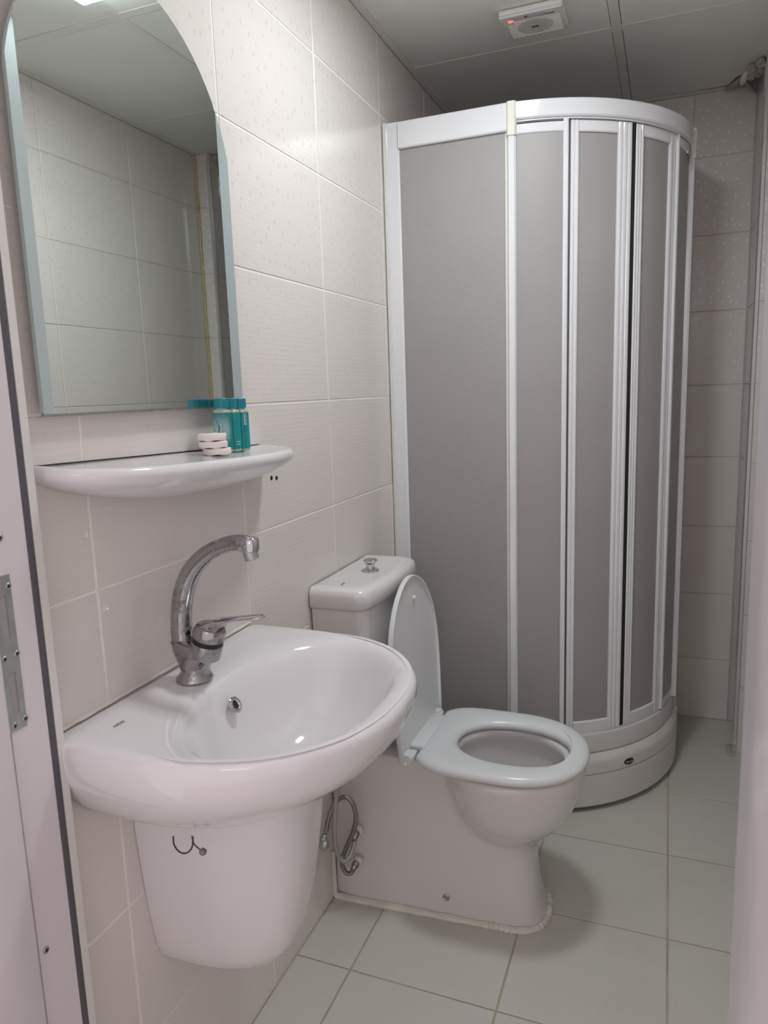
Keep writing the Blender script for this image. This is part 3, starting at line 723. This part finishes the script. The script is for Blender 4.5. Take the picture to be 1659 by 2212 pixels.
for z, hw, xf, rf, rb_, ff, hb in levels:
    A = rays(skirt_poly(hw, xf, rf))
    if hb > 0:
        ep = ell_poly(TC[0], ff, rb_, hb, e=2.15); B = rays(ep); p = 14 if z < .3 else 18
        R = [((a ** p + b ** p) ** (1 / p)) for a, b in zip(A, B)]
        # scale back the overshoot where both meet
        R = [min(r, max(a, b) * 1.035) for r, a, b in zip(R, A, B)]
    else: R = A
    rings.append(ring(R, z))
def hole(ax_f, ax_b, ay, z, cx=.425): 
    return [(cx + (ax_f if math.cos(a) > 0 else ax_b) * math.cos(a), YT + ay * math.sin(a), z) for a in ta]
inner = [hole(.125, .130, .108, .4015), hole(.122, .127, .105, .398), hole(.121, .126, .104, .385), hole(.129, .133, .112, .372), hole(.127, .131, .110, .345), hole(.116, .118, .100, .30), hole(.10, .10, .084, .25), hole(.08, .075, .062, .21), hole(.062, .055, .046, .185), hole(.050, .045, .036, .15), hole(.03, .03, .02, .14)]
V, F = loft_vf(rings + inner); mesh('toilet_bowl', V, F, M['ceramic_wc'], wc, True, 70)
V, F = loft_vf([hole(.0655, .059, .049, .1905), hole(.001, .001, .001, .1905)], False, False); mesh('bowl_water', V, F, M['water'], wc)
# bead of sealant at the foot and up the wall
foot = rings[0]; i0 = [i for i, q in enumerate(foot) if q[0] > .012]
i0 = sorted(i0, key=lambda i: (ta[i] + math.pi) % (2 * math.pi))
P = [Vector((.004, YT - .113, .004))] + [Vector((TC[0] + (foot[i][0] - TC[0]) * 1.008, YT + (foot[i][1] - YT) * 1.02, .0035)) for i in i0] + [Vector((.004, YT + .113, .004))]
rr_ = random.Random(5)
V, F = tube_vf(P, [.0068 + .0036 * rr_.random() for _ in P], 8, up=(0, 0, 1)); mesh('foot_sealant', V, F, M['silicone'], wc)
V, F = tube_vf([Vector((.003, YT - .1155 + .0015 * rr_.random(), .004 + .0095 * k)) for k in range(14)], .0058, 8); mesh('wall_sealant', V, F, M['silicone'], wc)
lathe('fixing_cap', [(.0082, -.001), (.0086, .001), (.007, .0022), (.0055, .0016), (0, .0016)], (.286, YT - .0925, .052), M['steel'], wc, (0, -1, 0), 20)
# cistern
def cis(z, hw, dp, r=.03, yb=.004, bow=.012, n=9):
    pts = [(yb, YT + .010 - hw)]
    pts = [(yb, -hw)]
    for k in range(n): a = math.radians(-90 + 90 * k / (n - 1)); pts.append((dp - r - bow + r * math.cos(a), -hw + r + r * math.sin(a)))
    m = len(pts); ys = [-hw + r + (2 * hw - 2 * r) * k / 12 for k in range(1, 12)]
    pts += [(dp - bow + bow * (1 - (y / (hw - r)) ** 2), y) for y in ys]
    for k in range(n): a = math.radians(0 + 90 * k / (n - 1)); pts.append((dp - r - bow + r * math.cos(a), hw - r + r * math.sin(a)))
    pts.append((yb, hw))
    return [(x, YT + .008 + y, z) for x, y in pts]
V, F = loft_vf([cis(.4025, .135, .128), cis(.41, .145, .134), cis(.50, .158, .140), cis(.62, .166, .144), cis(.766, .171, .147)])
mesh('cistern_tank', V, F, M['ceramic_wc'], wc, True, 60)
V, F = loft_vf([cis(.7665, .170, .144), cis(.768, .176, .151, .034), cis(.776, .180, .156, .036), cis(.800, .180, .156, .036), cis(.810, .177, .153, .036), cis(.8155, .169, .144, .034), cis(.8165, .153, .130, .03), cis(.8158, .143, .122, .03)])
cl_ = mesh('cistern_lid', V, F, M['ceramic_wc'], wc, True, 60)
lathe('flush_button', [(.0205, 0), (.0215, .002), (.0195, .0045), (.0120, .006), (.0105, .013), (.0125, .020), (.0165, .0235), (.0175, .0265), (.0160, .0290), (0, .0298)], (.080, YT + .008, .8157), M['chrome'], cl_, seg=36)
text('cistern_print', 'ceray', (.064, YT - .122, .8163), (0, 1, 0), (-1, 0, 0), .0085, M['logo'], cl_)
# seat
def seat_out(ins, z, rear=.229):
    base = ell_poly(.42, .183, .205, .168, n=160, e=2.2, eb=4.2); out = []
    for a in ta:
        r = ray_outline(base, TC, a); x, y = TC[0] + r * math.cos(a), r * math.sin(a)
        if x < rear + .03: # straight rear edge
            k = (rear - TC[0]) / math.cos(a) if math.cos(a) < -.05 else 9
            if k > 0 and k < r: x, y = rear, k * math.sin(a)
        hw = .143 + (x - rear) * .45
        if abs(y) > hw: y = math.copysign(hw, y)
        r2 = math.hypot(x - TC[0], y); s = max(0, r2 - ins) / r2
        out.append((TC[0] + (x - TC[0]) * s, YT + y * s, z))
    return out
def seat_in(o, z):
    pts = []
    for a in ta:
        c, s = math.cos(a), math.sin(a)
        r = (abs(c / (.130 if c > 0 else .128)) ** 2.2 + abs(s / .096) ** 2.2) ** (-1 / 2.2) + o
        pts.append((.428 + r * c, YT + r * s, z))
    return pts
SZ0 = .4045
V, F = loft_vf([seat_out(.010, SZ0 + .001), seat_out(.002, SZ0 + .0035), seat_out(0, SZ0 + .009), seat_out(.0025, SZ0 + .0165), seat_out(.010, SZ0 + .0215), seat_out(.022, SZ0 + .0240), seat_out(.040, SZ0 + .0245), seat_in(.022, SZ0 + .0240), seat_in(.011, SZ0 + .0215), seat_in(.003, SZ0 + .016), seat_in(0, SZ0 + .009), seat_in(.003, SZ0 + .002), seat_in(.008, SZ0 + .001)], False, False)
n_ = NT; k_ = len(V) // n_
F += [((k_ - 1) * n_ + i, (k_ - 1) * n_ + (i + 1) % n_, (i + 1) % n_, i) for i in range(n_)]
st = mesh('seat', V, F, M['seat'], wc, True, 60)
for s in (-1, 1):
    box('hinge_block', .196, .2245, YT + s * .106 - .017, YT + s * .106 + .017, .4022, .4200, M['seat'], st, .005, 3)
# the tongue of the seat between the hinges
box('rear_tongue', .2015, .240, YT - .084, YT + .090, SZ0 + .004, SZ0 + .0225, M['seat'], st, .004, 2)
# lid, raised and leaning on the cistern
LP = interp_poly([(0, .146), (.05, .154), (.10, .161), (.17, .168), (.23, .166), (.28, .156), (.32, .139), (.355, .112), (.38, .083), (.398, .050), (.406, .022), (.408, 0)], 40)
def lid_ring(ins, dn):
    out = []
    P = LP + [(h, -wv) for h, wv in LP[::-1][1:]] + [(0, -.146 + .292 * k / 12) for k in range(1, 12)]
    for h, wv in P:
        r = math.hypot(h - .20, wv); f = max(0, r - ins * (.7 if h < .001 else 1)) / r
        h2, w2 = .20 + (h - .20) * f, wv * f
        out.append((.2085 - .062 * h2 + dn, YT + .001 + w2, .403 + h2))
    return out
V, F = loft_vf([lid_ring(.030, -.0125), lid_ring(.008, -.0115), lid_ring(.001, -.008), lid_ring(0, -.002), lid_ring(.0012, .0030), lid_ring(.0040, .0030), lid_ring(.0060, -.0030), lid_ring(.03, -.0040), lid_ring(.10, -.0040)])
ld_ = mesh('lid', V, F, M['seat'], wc, True, 50)
for h, wv in ((.348, .024),):
    lathe('lid_buffer', [(.0062, 0), (.0066, .003), (.0052, .007), (0, .008)], (.2085 - .062 * h - .0045, YT + wv, .403 + h), M['seat'], ld_, (1, 0, .06), 18)
for s in (-1, 1):
    V, F = loft_vf([[(x, YT + s * (.108 + .024 * q), z) for q in (0, 1)] + [(x2, YT + s * (.108 + .024 * q), z2) for q in (1, 0)] for x, z, x2, z2 in ((.2055, .404, .2035, .424), (.2165, .404, .2150, .4225), (.2215, .4045, .2215, .415))])
    mesh('lid_hinge', V, F, M['seat'], ld_, True, 30)

# ------------------------------------------------------------------ hoses and valve between pedestal and toilet
hs1 = empty('braided_hose', (.03, .70, .19), 'light grey braided hose looping up to the upper white plug on the toilet side', 'hose')
tube('hose_body', [(.075, .650, .520), (.070, .655, .43), (.063, .658, .370), (.055, .659, .334), (.048, .660, .286), (.0425, .661, .225), (.0415, .668, .182), (.043, .678, .154), (.053, .685, .139), (.064, .692, .147), (.069, .704, .166), (.071, .712, .182)], .0056, M['braid'], hs1, seg=12, n=8)
dvec = Vector((.006, .016, .012)).normalized()
lathe('hose_fitting', [(.0058, -.014), (.0066, -.010), (.0066, -.004), (.0086, -.003), (.0086, .006), (.0072, .008)], (.0715, .7165, .191), M['brass'], hs1, (.10, .90, .42), 8)
lathe('white_plug', [(.0105, -.005), (.0125, -.001), (.0125, .006)], (.0725, .7275, .196), M['pvc_old'], hs1, (.1, 1, .12), 20)
hs2 = empty('brown_hose', (.04, .68, .2), 'tarnished brown hose looping from the wall valve down to the lower white plug', 'hose')
tube('hose_body', [(.022, .658, .226), (.024, .672, .253), (.034, .684, .283), (.050, .6905, .300), (.068, .6935, .300), (.081, .6950, .279), (.083, .6965, .246), (.073, .6980, .208), (.056, .7000, .172), (.043, .7020, .140), (.038, .7040, .113), (.046, .7060, .092), (.058, .7085, .092), (.064, .7115, .101)], .0056, M['brass'], hs2, seg=12, n=8)
lathe('hose_fitting', [(.0060, -.014), (.0070, -.010), (.0070, -.004), (.0090, -.003), (.0090, .006), (.0074, .008)], (.0665, .7175, .109), M['brass'], hs2, (.12, .92, .36), 8)
lathe('white_plug', [(.0105, -.005), (.0125, -.001), (.0125, .006)], (.068, .7275, .114), M['pvc_old'], hs2, (.1, 1, .12), 20)
av = empty('angle_valve', (.0, .640, .205), 'grey metal angle valve on the wall behind the pedestal edge', 'valve')
lathe('valve_body', [(.016, 0), (.016, .003), (.0085, .004), (.0085, .016), (.0115, .018), (.0125, .026), (.009, .032), (0, .033)], (.0005, .642, .203), M['steel'], av, (1, 0, 0), 20)
lathe('outlet_nut', [(.0070, 0), (.0092, .002), (.0092, .011), (.0065, .013), (.0058, .020)], (.018, .646, .206), M['steel'], av, (.18, .35, .9), 8)

# ------------------------------------------------------------------ shower
SC_ = (.30, 1.73); SR = .485; YS = SC_[1] - SR; XS = SC_[0] + SR
def pt(th, r=SR): t_ = math.radians(th); return (SC_[0] + r * math.sin(t_), SC_[1] - r * math.cos(t_))
def mirror45(x, y): a, b = x - SC_[0], y - SC_[1]; return (SC_[0] - b, SC_[1] - a)
def path(off, n=40, x0=.002, y1=YB - .002):
    P = [(x0 + (SC_[0] - x0) * k / 3, YS - off) for k in range(3)]
    P += [pt(90 * k / n, SR + off) for k in range(n + 1)]
    P += [(XS + off, SC_[1] + (y1 - SC_[1]) * k / 3) for k in range(1, 4)]
    return P
def sweep(name, prof, mat, parent, x0=.002, y1=YB - .002, ang=30):
    PS = [path(d, 40, x0, y1) for d, z in prof]
    rings = [[(PS[i][k][0], PS[i][k][1], prof[i][1]) for i in range(len(prof))] for k in range(len(PS[0]))]
    V, F = loft_vf(rings); return mesh(name, V, F, mat, parent, True, ang)
tr = empty('shower_tray', (.40, 1.65, 0), 'white quadrant shower tray with a stepped curved front apron', 'shower tray')
ap = sweep('tray_apron', [(-.045, .236), (-.004, .2365), (.001, .235), (.002, .231), (.002, .181), (-.003, .179), (-.003, .1755), (.005, .174), (.013, .163), (.0165, .156), (.0175, .150), (.0175, .1195), (.0135, .1185), (.0135, .1160), (.0170, .1150), (.0180, .100), (.0165, .020), (.0130, .0145), (-.045, .0145)], M['tray'], tr)
sweep('tray_base', [(-.05, .002), (-.006, .002), (-.006, .03), (-.05, .03)], M['gasket'], tr)  # recessed support ring, its dark colour standing for the shadow gap under the apron
poly = path(-.03); V, F = prism_vf([(.003, YB - .003)] + poly, .150, .158); mesh('tray_floor', V, F, M['tray'], tr, True, 30)
# oval badge
bt = 46.9; bx, by = pt(bt, SR + .0178); nn = Vector((math.sin(math.radians(bt)), -math.cos(math.radians(bt)), 0)); tt = Vector((math.cos(math.radians(bt)), math.sin(math.radians(bt)), 0))
rb = [[tuple(Vector((bx, by, .1355)) + tt * (.0185 * s * math.cos(a)) + Vector((0, 0, 1)) * (.0098 * s * math.sin(a)) + nn * (h - .0185 ** 2 * (math.cos(a) * s) ** 2 / (2 * SR))) for a in [2 * math.pi * k / 32 for k in range(32)]] for s, h in ((1, -.001), (1, .0008), (.94, .0014))]
V, F = loft_vf(rb); bg = mesh('oval_badge', V, F, M['black'], tr, True, 40)
text('badge_lettering', 'Shower', Vector((bx, by, .1352)) + nn * .0017, tt, (0, 0, 1), .0098, M['silver'], bg, shear=.3)

en = empty('shower_enclosure', (.40, 1.65, .24), 'white framed curved shower cubicle with grey pebbled panels and sliding doors', 'shower enclosure')
ZT, ZB = 1.915, .2375
def vbox(name, x0, x1, y0, y1, z0, z1, mat, par=en, bev=.0015):
    return box(name, x0, x1, y0, y1, z0, z1, mat, par, bev, 2)
def both(fn):   # build on the left half and mirrored about the 45 degree line
    fn(lambda x, y: (x, y)); fn(mirror45)
def mp_prism(name, poly, z0, z1, mat, T, par=en, ang=30):
    V, F = prism_vf([T(x, y) for x, y in poly], z0, z1); return mesh(name, V, F, mat, par, True, ang)
def wall_side(T):
    endx = 0.0 if T(0, 0) == (0, 0) else SC_[0] - (YB - SC_[1])
    e = endx + .0015
    mp_prism('wall_profile', [(e, YS + .016), (e, YS - .012), (e + .010, YS - .013), (e + .011, YS - .006), (e + .040, YS - .006), (e + .044, YS - .003), (e + .044, YS + .016)], ZB, 1.961, M['pvc'], T)
    mp_prism('cream_inset', [(e + .001, YS - .0145), (e + .009, YS - .0145), (e + .009, YS - .0120), (e + .001, YS - .0120)], ZB, 1.958, M['pvc_old'], T)
    fp = mp_prism('fixed_panel', [(e + .043, YS - .0015), (e + .043, YS + .0015), (.342, YS + .0015), (.342, YS - .0015)], ZB + .02, 1.895, M['acrylic'], T, ang=10)
    # header above and sill below the straight panel
    V, F = loft_vf([[T(x, YS + o) + (z,) for o, z in ((.016, 1.892), (-.008, 1.892), (-.0105, 1.895), (-.0105, 1.957), (-.008, 1.960), (.016, 1.960))] for x in (e + .043, .341)])
    mesh('straight_header', V, F, M['pvc'], en, True, 30)
    V, F = loft_vf([[T(x, YS + o) + (z,) for o, z in ((.012, ZB - .001), (-.008, ZB - .001), (-.008, ZB + .030), (-.004, ZB + .033), (.012, ZB + .033))] for x in (e + .043, .341)])
    mesh('straight_sill', V, F, M['pvc'], en, True, 30)
    # column where the straight panel meets the curve
    c0, c1 = .3405, .3625
    mp_prism('column', [(c0, YS + .016), (c0, YS - .006), (c0 + .004, YS - .0115), (c1 - .004, YS - .0105), (c1, YS - .0045), (c1, YS + .016)], ZB, 1.880, M['pvc'], T)
    V, F = loft_vf([[T(x, y) + (z,) for x, y in ((c0 - .001, YS + .017), (c0 - .001, YS - .010), (c0 + .003, YS - .0145), (c1 - .003, YS - .0135), (c1 + .001, YS - .009), (c1 + .001, YS + .017))] for z in (1.880, 1.8835, 1.9585, 1.9605)])
    mesh('corner_cap', V, F, M['pvc_old'], en, True, 30)
    # dirty strip along the panel edge
    mp_prism('edge_seal', [(.3345, YS - .0026), (.3345, YS - .0010), (.3408, YS - .0010), (.3408, YS - .0026)], ZB + .03, 1.892, M['pvc_old'] if endx == 0 else M['yellow'], T)
both(wall_side)
def arcsweep(name, prof, t0, t1, mat, par=en, n=28, ang=30):
    rings = [[pt(t0 + (t1 - t0) * k / n, SR + o) + (z,) for o, z in prof] for k in range(n + 1)]
    V, F = loft_vf(rings); return mesh(name, V, F, mat, par, True, ang)
arcsweep('curved_header', [(-.024, 1.960), (.0090, 1.960), (.0115, 1.957), (.0115, 1.921), (.009, 1.9175), (.004, 1.9165), (.004, 1.913), (-.024, 1.913)], 7.4, 82.6, M['pvc'])
arcsweep('bottom_rail', [(-.024, ZB - .001), (-.0035, ZB - .001), (-.0035, ZB + .006), (-.024, ZB + .006)], 7.2, 82.8, M['pvc'])
def stile_poly(t0, t1, r0, depth, ridges):
    """plan outline of a ribbed door stile between two angles"""
    outp = []; n = 6 * ridges
    for k in range(n + 1):
        u = k / n; rr = r0 - .0030 * (1 - abs(math.sin(math.pi * u * ridges)) ** .45)
        outp.append(pt(t0 + (t1 - t0) * u, rr))
    return outp + [pt(t1, r0 - depth), pt(t0, r0 - depth)]
def stile(name, t0, t1, r0, z0, z1, par, ridges=1, depth=.018, mat='pvc'):
    V, F = prism_vf(stile_poly(t0, t1, r0, depth, ridges), z0, z1); return mesh(name, V, F, M[mat], par, True, 28)
def door(lab, t0, t1, s0, s1, r, lead):
    """curved sliding door: pane between ribbed stiles and two rails"""
    zt = 1.9115; fr = arcsweep('sliding_door', [(-.014 + r, ZB + .0065), (.001 + r, ZB + .0065), (.001 + r, ZB + .0365), (-.002 + r, ZB + .0395), (-.014 + r, ZB + .0395)], t0 + s0, t1 - s1, M['pvc'], en)
    fr['label'] = lab
    arcsweep('top_rail', [(-.014 + r, 1.884), (-.001 + r, 1.884), (.001 + r, 1.887), (.001 + r, zt), (-.014 + r, zt)], t0 + s0, t1 - s1, M['pvc'], fr)
    stile('door_stile', t0, t0 + s0, SR + .003 + r, ZB + .0065, zt, fr, 2 if not lead else 3)
    stile('door_stile', t1 - s1, t1, SR + .003 + r, ZB + .0065, zt, fr, 3 if not lead else 2)
    p = arcsweep('door_pane', [(-.0075 + r, ZB + .036), (-.0045 + r, ZB + .036), (-.0045 + r, 1.886), (-.0075 + r, 1.886)], t0 + s0 - .1, t1 - s1 + .1, M['acrylic'], fr)
    return fr
def fixed_curve(lab, t0, t1, send):
    a, b = (t0, t1 - 1.6) if send > 0 else (t0 + 1.6, t1)
    fr = arcsweep('curved_fixed_panel', [(-.0035, ZB + .02), (-.0005, ZB + .02), (-.0005, 1.888), (-.0035, 1.888)], a, b, M['acrylic'], en); fr['label'] = lab
    arcsweep('top_rail', [(-.010, 1.884), (.001, 1.884), (.003, 1.887), (.003, 1.907), (-.010, 1.907)], a, b, M['pvc'], fr)
    arcsweep('bottom_sill', [(-.010, ZB + .0062), (.001, ZB + .0062), (.001, ZB + .034), (-.010, ZB + .034)], a, b, M['pvc'], fr)
    if send > 0: stile('end_stile', t1 - 1.6, t1, SR + .005, ZB + .0062, 1.9128, fr, 1)
    else: stile('end_stile', t0, t0 + 1.6, SR + .005, ZB + .0062, 1.9128, fr, 1)
    return fr
fixed_curve('curved grey panel beside the column', 7.4, 22.9, 1)
fixed_curve('curved grey panel at the far end', 67.1, 82.6, -1)
door('sliding door left of the black gap', 23.7, 44.6, 2.6, 5.2, -.004, False)
door('sliding door right of the black gap', 46.1, 67.6, 3.2, 4.4, -.004, True)
V, F = prism_vf([pt(44.2, SR - .004), pt(46.5, SR - .004), pt(46.5, SR - .020), pt(44.2, SR - .020)], ZB + .007, 1.911); mesh('magnetic_seal', V, F, M['black'], en, False)
V, F = prism_vf([pt(23.0, SR - .003), pt(23.6, SR - .003), pt(23.6, SR - .020), pt(23.0, SR - .020)], ZB + .007, 1.911); mesh('gap_strip', V, F, M['gasket'], en, False)  # dark strip filling the gap between fixed panel and door
# roller bracket high on the far end, plastic guide low down
bx_, by_ = pt(79, SR + .002)
V, F = tube_vf([Vector((bx_ + .001, by_ + .004, 1.903)), Vector((bx_ + .003, by_ - .004, 1.880)), Vector((bx_ + .001, by_ - .010, 1.858))], [.006, .0045, .002], 8)
mesh('roller_bracket', V, F, M['chrome'], en)
gx, gy = pt(84, SR + .008); lathe('bottom_screw_cap', [(.006, 0), (.006, .004), (.003, .006), (0, .006)], (gx + .006, gy + .03, .178), M['pvc_old'], tr, (1, 0, 0), 14)
